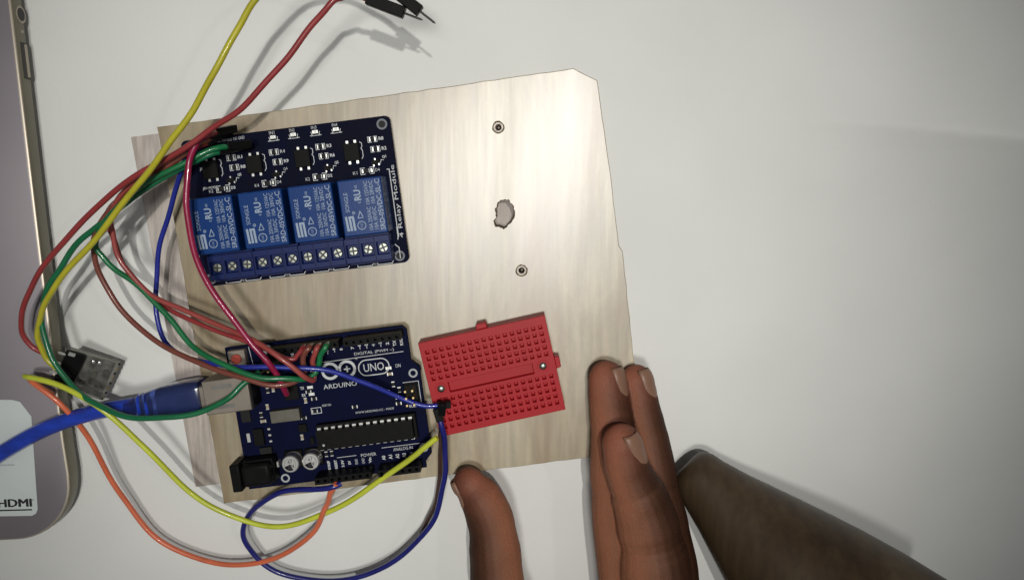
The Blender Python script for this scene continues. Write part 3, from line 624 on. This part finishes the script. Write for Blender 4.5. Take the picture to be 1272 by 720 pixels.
    k.stroke([(61.9, 32.5), (67.5, 32.5), (67.5, 24.4)], .22, zz); k.stroke([(8.6, 52.6), (9.2, 46.0)], .2, zz)
    k.build('silkscreen_print', 'silk', pcb)
build_controller()

# ================================================================ red breadboard
def build_breadboard():
    t = thing('breadboard', 'small red plastic breadboard with rows of square holes beside the navy board', 'breadboard', (-25.99, -52.68, BT), R(12.7))
    rects = [(7.2, 15.4, 38.4, 19.2, 2.2)]
    for r in range(5):
        for c in range(17):
            x = 23.3 + (c - 8) * 2.6
            for y in (31.5 - r * 2.5, 13.2 - r * 2.5): rects.append((x - .66, y - .66, x + .66, y + .66, 2.4))
    MB().holed(46.6, 35.4, rects, .5, 9.0).build('body', 'breadboard_red', t, .14, 1)
    MB().box(-.0, .0, 0.02, 46.6, 35.4, .45).build('adhesive_backing', 'silk_dim', t)
    MB().prism([(21.4, 35.41), (25.6, 35.41), (25.2, 37.4), (21.8, 37.4)], 1.5, 8.2).build('locking_tab', 'breadboard_red', t, .25, 2)
    MB().prism([(46.61, 15.2), (48.4, 15.6), (48.4, 19.4), (46.61, 19.8)], 1.5, 8.2).build('locking_tab', 'breadboard_red', t, .25, 2)
    for x, y in ((4.3, 17.4), (42.0, 17.5)):
        MB().ring(x, y, 1.35, 2.15, 8.9, 9.25, 24).build('screw_collar', 'breadboard_red', t, .1, 1)
        MB().lathe(x, y, [(1.33, 8.8), (1.33, 9.05), (1.0, 9.4), (.4, 9.55)], 18).build('screw', 'steel', t)
build_breadboard()

# ================================================================ wireless module by the laptop
MOD = {}
def build_module():
    P = [at(81, 430, 17.5), at(142, 446, 8.5), at(128, 497, 8.0), at(66, 481, 17.0)]
    o = (P[3]); ex = (P[2] - P[3]); ex.normalize(); ey = (P[0] - P[3]); ey = (ey - ex * ey.dot(ex)).normalized(); ez = ex.cross(ey)
    W = (P[2] - P[3]).length; H_ = (P[0] - P[3]).length
    t = thing('wireless_module', 'small grey radio module with a black pin header leaning on the laptop edge', 'module')
    t.matrix_world = Matrix(((ex.x, ey.x, ez.x, o.x * S), (ex.y, ey.y, ez.y, o.y * S), (ex.z, ey.z, ez.z, o.z * S), (0, 0, 0, 1)))
    MB().box(0, 0, -.9, W, H_, 0).build('circuit_board', 'module_shield', t, .1, 1)
    MB().box(W * .36, 1.0, .01, W - 1.6, H_ - 1.0, .35).build('metal_shield', 'module_mottled', t, .12, 1)
    for x, y, a, b in ((.46, .30, 2.2, 1.6), (.62, .55, 1.6, 2.4), (.74, .28, 1.2, 1.2), (.50, .72, 1.4, 1.0), (.80, .70, 1.8, 1.2)): MB().cbox(W * x, H_ * y, a, b, .352, .75).build('surface_chip', 'module_can', t, .1, 1)
    n = 8
    for i in range(n): MB().box(W - .55, .8 + i * (H_ - 2.2) / (n - 1), -.95, W + .12, 1.6 + i * (H_ - 2.2) / (n - 1), .12).build('edge_contact', 'black_plastic' if i % 2 else 'brass', t)
    for x, y in ((W * .5, H_ - 2.6), (W * .62, H_ - 2.4)): MB().lathe(x, y, [(.6, .3), (.6, .85), (.35, .95)], 12).build('solder_dot', 'solder', t)
    MB().box(-1.2, 1.5, .02, W * .30, H_ - .8, 2.6).build('pin_header', 'black_plastic', t, .3, 1)
    for i in range(4):
        y = 2.6 + i * (H_ - 5.0) / 3; MB().box(-3.8, y - .32, 1.6, -1.21, y + .32, 2.24).build('pin', 'solder', t)
    MB().cbox(.6, H_ - 1.4, 2.4, 1.4, 2.65, 3.2).build('header_clip', 'solder', t, .2, 1)
build_module()

# ================================================================ USB cable
def build_usb():
    root = at(215, 497, 0)
    t = thing('usb_cable', 'thick translucent blue cable plugged into the metal socket of the navy board', 'cable', (root.x, root.y, 0))
    loc = Vector((root.x, root.y, 0))
    pts = [at(px, py, z) - loc for px, py, z in ((-60, 600, 15.2), (-20, 576, 15.2), (10, 557, 15.3), (50, 535, 15.6), (95, 518, 18), (135, 508, 22), (168, 503, 25.2))]
    sp = spline(pts, 10); MB().tube(sp, [2.95] * len(sp), 16).build('cable', 'usb_blue', t)
    th = R(7.3); c, s_ = math.cos(th), math.sin(th); O = Vector((-96.76, -72.87, 0))
    def A(lx, ly, z): return Vector((O.x + lx * c - ly * s_, O.y + lx * s_ + ly * c, z)) - loc
    # housing: rounded-rectangle sections along the plug axis (local x of the controller board), y centre 38.1, z centre 25.5
    def sect(lx, w_, h_, yo=0, r=.35):
        out = []; n = 6
        for sx, sy, a in ((1, 1, 0), (-1, 1, 90), (-1, -1, 180), (1, -1, 270)):
            rr = r * min(w_, h_)
            for i in range(n + 1):
                b = R(a + 90 * i / n); out.append(A(lx, 38.1 + yo + sx * (w_ / 2 - rr) + rr * math.cos(b), 25.6 + sy * (h_ / 2 - rr) + rr * math.sin(b)))
        return out
    def loft(secs, name, m):
        n = len(secs[0]); vs = [p for s2 in secs for p in s2]; fs = []
        for k in range(len(secs) - 1):
            for i in range(n): j = (i + 1) % n; fs.append((k * n + i, k * n + j, (k + 1) * n + j, (k + 1) * n + i))
        fs.append(tuple(range(n))); fs.append(tuple((len(secs) - 1) * n + i for i in range(n)))
        return MB().add(vs, fs).build(name, m, t)
    loft([sect(-36.5, 5.6, 5.6, -1.5, .49), sect(-33, 7.2, 6.8, -1.2, .45), sect(-28, 9.6, 8.6, -.7, .36), sect(-22, 11.6, 10.2, -.2, .3), sect(-16, 12.2, 10.8, 0, .24), sect(-9.4, 12.2, 10.8, 0, .22), sect(-8.2, 11.6, 10.2, 0, .22)], 'plug_housing', 'usb_clear')
    loft([sect(-24, 7.2, 6.4, -.3, .2), sect(-9.0, 8.6, 7.6, 0, .16)], 'inner_shield', 'usb_core')
    loft([sect(-8.15, 8.4, 7.6, 0, .1), sect(-6.0, 8.4, 7.6, 0, .1)], 'metal_plug', 'usb_steel')
    for lx in (-30.5, -27.5): 
        loft([sect(lx - .5, 9.0 + (lx + 30) * .35, 8.0 + (lx + 30) * .3, -.9, .4), sect(lx + .5, 9.2 + (lx + 30) * .35, 8.2 + (lx + 30) * .3, -.9, .4)], 'grip_ridge', 'usb_blue')
build_usb()

# ================================================================ jumper wires
def wire(label, color, pts, r=1.15, group=None, start=None, end=None, name='jumper_wire'):
    """pts: (px, py, height); start/end: None or ('socket'|'pin', length of housing)"""
    W = [at(*p) for p in pts]; root = Vector((W[0].x, W[0].y, 0)); t = thing(name, label, 'wire', root, 0, group)
    rg = random.Random(label); W = W[:3] + [p + Vector((rg.uniform(-.45, .45), rg.uniform(-.45, .45), rg.uniform(-.3, .3))) for p in W[3:-3]] + W[-3:]
    sp = spline([p - root for p in W], 9); ph = [rg.uniform(0, 6) for _ in range(4)]
    sp = sp[:9] + [p + Vector((.13 * math.sin(i * .55 + ph[0]) + .09 * math.sin(i * .23 + ph[1]), .13 * math.sin(i * .47 + ph[2]) + .09 * math.sin(i * .19 + ph[3]), 0)) for i, p in enumerate(sp[9:-9])] + sp[-9:]
    r *= .9; MB().tube(sp, [r] * len(sp), 10).build('insulation', 'wire_' + color, t)
    def plug(p, d, kind, ln, hw=1.27):
        d = d.normalized(); ref = Vector((0, 0, 1)) if abs(d.z) < .9 else Vector((0, 1, 0)); u = (ref - d * ref.dot(d)).normalized(); q = d.cross(u)
        vs = []
        for k in (-.8, ln):
            for a, b in ((-1, -1), (1, -1), (1, 1), (-1, 1)): vs.append(p + d * k + u * (a * hw) + q * (b * hw))
        MB().add(vs, [(3, 2, 1, 0), (4, 5, 6, 7), (0, 1, 5, 4), (1, 2, 6, 5), (2, 3, 7, 6), (3, 0, 4, 7)]).build('connector', 'black_plastic', t, .25, 2)
        if kind == 'pin': MB().tube([p + d * (ln - .1), p + d * (ln + 5.2), p + d * (ln + 6.0)], [.36, .36, .12], 8).build('pin', 'steel_dull', t)
    if start: plug(sp[0], sp[0] - sp[2], *start)
    if end: plug(sp[-1], sp[-1] - sp[-3], *end)
    return t
G = 'jumper wires'
# upper pair that leaves the frame at the top and comes back with pins
wire('long yellow wire running from the top edge down to the radio module', 'yellow',
     [(496, -6, 52), (482, -17, 52), (462, -32, 53), (420, -52, 55), (365, -45, 55), (320, 0, 54), (296, 38, 53), (268, 86, 52), (240, 133, 50), (208, 183, 48), (163, 240, 44), (113, 303, 39), (70, 352, 34), (50, 388, 28), (47, 418, 23), (58, 445, 20.5), (72, 458, 20)], 1.15, G, start=('pin', 8.0, 1.75))
wire('dark red wire arcing from the top edge to the laptop edge', 'red',
     [(459, 0, 50), (448, -4, 50), (436, -6, 50), (424, -4, 50), (412, 1, 50), (388, 28, 49), (348, 80, 48), (302, 130, 46), (262, 160, 44), (214, 193, 42), (165, 221, 40), (122, 256, 37), (82, 297, 33), (48, 343, 29), (29, 384, 25), (27, 410, 22.5), (40, 430, 20.5), (58, 440, 20)], 1.1, G, start=('pin', 11.5, 1.75))
# from the relay pin header down to the controller
wire('crimson wire dropping from the relay header across the board to the navy board', 'crimson',
     [(266, 166, 34), (256, 168, 38), (244, 178, 40), (234, 202, 40), (230, 246, 41), (236, 294, 40), (255, 345, 38), (286, 392, 37), (316, 428, 37), (338, 456, 36), (350, 477, 33), (356, 489, 28.5)], 1.2, G, start=('socket', 9.0))
wire('blue wire crossing the printed logo on its way to the red breadboard', 'blue',
     [(248, 176, 33), (238, 184, 34), (224, 214, 30), (213, 256, 24), (200, 303, 20), (195, 352, 18), (197, 400, 18), (212, 430, 20), (245, 448, 27), (290, 455, 34), (340, 456, 35), (398, 458, 34), (450, 474, 30), (500, 495, 26), (530, 504, 25.5), (546, 503, 25)], 1.0, G, end=('socket', 4))
wire('rose red wire looping left from the relay header and back over the board', 'rose',
     [(270, 164, 34), (258, 167, 38), (236, 181, 39), (195, 207, 37), (160, 232, 35), (139, 262, 33), (138, 287, 32), (151, 322, 30), (181, 361, 30), (232, 388, 31), (290, 411, 34), (325, 430, 37), (356, 450, 38), (378, 467, 36), (388, 473, 32.5), (390, 462, 31), (389, 446, 32), (394, 432, 33), (398, 428, 28)], 1.05, G, start=('socket', 9.0))
wire('brown wire hanging in the lowest loop left of the plywood board', 'brown',
     [(262, 172, 33), (250, 177, 36), (205, 208, 36), (152, 246, 33), (122, 282, 30), (117, 312, 28), (126, 347, 26), (152, 388, 25), (202, 427, 27), (256, 455, 31), (308, 472, 34), (346, 478, 34), (368, 474, 32), (378, 462, 31), (376, 446, 32), (383, 432, 33), (388, 429, 28)], 1.1, G, start=('socket', 9.0))
wire('green wire bending sharply right below the relay board and onto the navy board', 'green',
     [(283, 182, 32), (270, 184, 35), (226, 204, 37), (166, 240, 36), (128, 280, 33), (119, 304, 31), (131, 326, 30), (166, 352, 30), (206, 390, 31), (240, 430, 33), (276, 451, 36), (322, 467, 37), (360, 470, 36), (384, 468, 32.5), (394, 458, 31), (398, 442, 32), (404, 431, 33), (408, 427, 28)], 1.1, G, start=('socket', 9.0))
wire('green wire passing under the yellow wire, over the radio module and the blue plug', 'deep_green',
     [(274, 188, 32), (262, 191, 34), (222, 210, 34), (168, 243, 33), (132, 271, 31), (100, 298, 30), (75, 332, 28), (57, 368, 26), (53, 402, 25), (63, 440, 24.5), (88, 477, 25), (122, 503, 29), (160, 516, 33), (208, 519, 35), (254, 509, 35), (286, 492, 35), (308, 472, 33), (322, 462, 30)], 1.15, G, start=('socket', 9.0))
wire('orange red wire strand tucked beside the relay header, ending at the digital sockets', 'red',
     [(259, 176, 32), (246, 183, 34), (214, 203, 35), (176, 226, 34), (146, 250, 31.5), (134, 268, 30), (140, 300, 27), (160, 338, 26), (200, 378, 27), (256, 406, 30), (310, 426, 33.5), (342, 440, 35), (362, 446, 35), (370, 440, 34), (376, 432, 32), (379, 430, 28)], .95, G, start=('socket', 9.0))
# lower loops
wire('pale yellow wire sweeping under the navy board to the red breadboard', 'lemon',
     [(72, 477, 18), (52, 472, 17.5), (37, 468, 18.5), (30, 466.5, 21), (36, 468, 24.2), (76, 478, 26), (120, 503, 27), (180, 553, 24), (232, 608, 20), (288, 642, 18), (350, 652, 18), (410, 634, 21), (470, 598, 27), (520, 561, 32), (543, 543, 33)], 1.15, G)
wire('orange wire looping from the radio module along the bottom to the navy board', 'orange',
     [(66, 490, 15), (50, 480, 15.2), (40, 472, 16.2), (37, 469.5, 18.2), (44, 476, 20.3), (76, 502, 20), (110, 545, 14), (150, 614, 9), (200, 670, 7), (270, 699, 7), (338, 694, 10), (388, 661, 17), (405, 628, 24), (412, 610, 29), (418, 600, 30)], 1.15, G)
wire('navy blue wire making the big loop at the bottom up to the red breadboard', 'navy',
     [(424, 600, 29), (412, 605, 30), (350, 611, 22), (315, 630, 16), (301, 657, 12), (312, 686, 9), (345, 711, 8), (400, 722, 8), (455, 714, 9), (505, 686, 12), (538, 645, 16), (552, 600, 20), (553, 560, 23), (549, 530, 26), (546, 520, 26)], 1.15, G, end=('socket', 4))
o = wire('thin dark brown wire running beside the navy loop up to the red breadboard', 'umber', [(440, 717, 4), (480, 703, 5), (512, 678, 7), (533, 645, 9), (543, 612, 12), (546, 580, 14.5), (547, 552, 19), (548, 534, 24), (549, 512, 26.5)], .9, G, end=('socket', 4))

# ================================================================ hand
def build_hand():
    def sc(z, py=560): return FPX / ((CAMH - z) / (math.cos(TILT) - (py - 360) / FPX * math.sin(TILT)))
    mb = MB(); tips = []; axes = {}
    def digit(name, pts, n=20, creases=()):
        """pts: (px, py, z, half-width in px); first is the tip centre"""
        P = [at(p[0], p[1], p[2]) for p in pts]; rad = [p[3] / sc(p[2], min(p[1], 760)) for p in pts]
        d0 = (P[0] - P[1]).normalized(); sp = spline(P, 10); m = len(sp); rr = []
        for i in range(m):
            k = i / 10; j = min(int(k), len(rad) - 2); f = k - j; f = f * f * (3 - 2 * f); rr.append(rad[j] * (1 - f) + rad[j + 1] * f)
        # length along, for creases
        s = [0]
        for a, b in zip(sp, sp[1:]): s.append(s[-1] + (b - a).length)
        for c0, depth, wd in creases:
            for i in range(m): rr[i] *= 1 - depth * math.exp(-((s[i] - c0) / wd) ** 2)
        cap = []; cr = []
        for i in range(8, 0, -1):
            a = math.pi / 2 * i / 8.2; cap.append(sp[0] + d0 * (rr[0] * 1.05 * math.sin(a))); cr.append(rr[0] * math.cos(a))
        mb.tube(cap + sp, cr + rr, n); tips.append(sp[0] + d0 * rr[0] * .4); axes[name] = (sp, rr, d0)
    # index (nearest the lens), middle, ring, little finger underneath, thumb
    digit('index', [(773, 552, 38, 25.5), (779, 580, 37, 28), (796, 622, 35, 35), (807, 662, 34, 40), (814, 712, 34, 45), (812, 780, 34, 46), (800, 870, 33, 46)], creases=((15, .04, .9), (17.2, .05, .9), (36, .04, 1.1), (38.5, .06, 1.1), (41, .04, 1.0), (27, -.03, 6)))
    digit('middle', [(754, 472, 21, 23.5), (757, 500, 21.5, 25.5), (762, 545, 22, 28.5), (764, 600, 22.5, 31), (768, 655, 24, 32), (775, 715, 26, 32), (785, 790, 28, 36), (790, 870, 29, 40)], creases=((17, .04, .9), (19.4, .05, .9), (39, .04, 1.1), (42, .06, 1.2), (30, -.03, 6)))
    digit('ring', [(791, 474, 17, 21), (796, 502, 17.5, 23), (806, 545, 18.5, 25), (815, 600, 20, 27), (825, 655, 22, 31), (832, 715, 24, 36), (832, 790, 25, 40), (822, 870, 26, 44)], creases=((17, .03, 1.0), (19.4, .035, .9), (40, .04, 1.2), (30, -.03, 6)))
    digit('little', [(800, 560, 9, 20), (806, 600, 9.5, 22), (815, 655, 11, 25), (825, 720, 13, 30), (828, 800, 16, 36), (820, 880, 18, 42)])
    digit('thumb', [(583, 600, 21, 20), (597, 618, 21, 26), (609, 645, 21, 29.5), (615, 685, 22, 31.5), (619, 730, 23, 34), (640, 800, 24, 42), (690, 870, 27, 50), (750, 940, 28, 50)], creases=((9, -.03, 4), (19.5, .025, 1.0), (21.6, .03, 1.0), (24, .025, 1.0), (28, -.03, 5)))
    # palm, wrist and forearm (below the frame)
    def limb(pts, n=24):
        P = [at(p[0], p[1], p[2]) for p in pts]; sp = spline(P, 6); rr = []
        for i in range(len(sp)): k = i / 6; j = min(int(k), len(pts) - 2); f = k - j; rr.append(pts[j][3] * (1 - f) + pts[j + 1][3] * f)
        mb.tube(sp, rr, n)
    limb([(800, 800, 34, 11), (795, 880, 32, 13), (775, 980, 29, 17), (765, 1060, 28, 20), (765, 1130, 28, 22), (775, 1250, 30, 26)])
    limb([(825, 790, 22, 11), (810, 890, 23, 15), (785, 980, 25, 18), (770, 1060, 27, 20)])
    limb([(640, 800, 25, 11), (720, 880, 28, 15), (770, 960, 28, 16)])
    me = mb.mesh('hand_base', False); tmp = bpy.data.objects.new('hand_base', me); col.objects.link(tmp)
    rm = tmp.modifiers.new('remesh', 'REMESH'); rm.mode = 'VOXEL'; rm.voxel_size = .6 * S; rm.use_smooth_shade = True
    sm = tmp.modifiers.new('smooth', 'SMOOTH'); sm.factor = .5; sm.iterations = 5
    dg = bpy.context.evaluated_depsgraph_get(); dg.update(); hm = bpy.data.meshes.new_from_object(tmp.evaluated_get(dg)); bpy.data.objects.remove(tmp)
    hm.name = 'hand'; hm.polygons.foreach_set('use_smooth', [True] * len(hm.polygons))
    # colour by facing: paler palm, rosy finger ends, shade painted into the back
    at_ = hm.color_attributes.new('pigment_and_shade', 'FLOAT_COLOR', 'POINT'); data = []
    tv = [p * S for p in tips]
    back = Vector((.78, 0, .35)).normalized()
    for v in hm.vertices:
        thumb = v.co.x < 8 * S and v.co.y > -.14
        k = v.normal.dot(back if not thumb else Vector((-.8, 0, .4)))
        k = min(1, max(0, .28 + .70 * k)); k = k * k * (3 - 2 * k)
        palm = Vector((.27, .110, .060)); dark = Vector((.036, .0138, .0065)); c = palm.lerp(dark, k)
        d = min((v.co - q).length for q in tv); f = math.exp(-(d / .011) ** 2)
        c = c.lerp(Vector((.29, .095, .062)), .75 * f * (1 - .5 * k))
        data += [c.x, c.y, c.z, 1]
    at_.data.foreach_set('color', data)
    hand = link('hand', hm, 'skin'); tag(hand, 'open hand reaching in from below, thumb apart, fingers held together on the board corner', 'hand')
    # nails
    def nail(name, s0, ln, phi, half, rot=0.0):
        sp, rr, d0 = axes[name]; ax = (sp[0] - sp[6]).normalized(); r = rr[2]
        up = Vector((0, 0, 1)); up = (up - ax * up.dot(ax)).normalized(); side = ax.cross(up)      # side: +x for a finger pointing away
        if side.x < 0: side = -side
        c0 = sp[0]; NU, NV = 12, 10; vs = []
        for i in range(NU + 1):
            u = i / NU; wdt = half * (1 - .16 * (1 - u) ** 2 - .75 * u ** 4)
            for j in range(NV + 1):
                v = -1 + 2 * j / NV; a = phi + wdt * v + rot * (u - .5); x = s0 - ln * u
                # finger radius at this station (rounded tip)
                if x > 0: rad = r * math.sqrt(max(.02, 1 - (x / (r * 1.25)) ** 2)); base = c0 + ax * x
                else:
                    idx = min(len(sp) - 1, int(-x / 1.0)); acc = 0; q = 0
                    while q < len(sp) - 1 and acc < -x: acc += (sp[q + 1] - sp[q]).length; q += 1
                    base = sp[q]; rad = rr[q]
                lift = .10 - .85 * (abs(v) ** 5) - .7 * u ** 8 + .12 * (1 - u) ** 4
                vs.append(base + (up * math.cos(a) + side * math.sin(a)) * (rad + lift))
        fs = [(i * (NV + 1) + j, i * (NV + 1) + j + 1, (i + 1) * (NV + 1) + j + 1, (i + 1) * (NV + 1) + j) for i in range(NU) for j in range(NV)]
        o = MB().add(vs, fs).build('nail', 'nail', hand); so = o.modifiers.new('thick', 'SOLIDIFY'); so.thickness = .45 * S; so.offset = 0
    nail('index', 5.0, 12.5, R(54), R(40), R(34)); nail('middle', 4.8, 11.0, R(60), R(42), R(16)); nail('ring', 4.8, 11.5, R(52), R(42), R(20)); nail('thumb', 4.6, 12.0, R(-82), R(44))
build_hand()

# ================================================================ dark wooden rod
def build_rod():
    a = at(869, 594, 11.5); b = at(1003, 724, 28); d = (b - a).normalized(); ln = (b - a).length
    t = [(-7.2, 4.6), (-7.0, 6.2), (-6.3, 7.8), (-4.8, 9.2), (-2.5, 10.2), (1.5, 10.9), (ln * .25, 14.2), (ln * .5, 18.7), (ln * .75, 23.2), (ln, 27.6), (ln * 1.3, 32.0), (ln * 1.6, 35.5), (ln * 1.63, 34.5), (ln * 1.65, 30)]
    root = Vector((a.x, a.y, 0)); P = [a + d * k - root for k, _ in t]
    sp = P; o = MB().tube(sp, [r for _, r in t], 40).build('wooden_rod', 'dark_wood')
    o.location = root * S
    tag(o, 'thick tapering dark brown wooden rod with a blunt end beside the hand', 'rod')
build_rod()
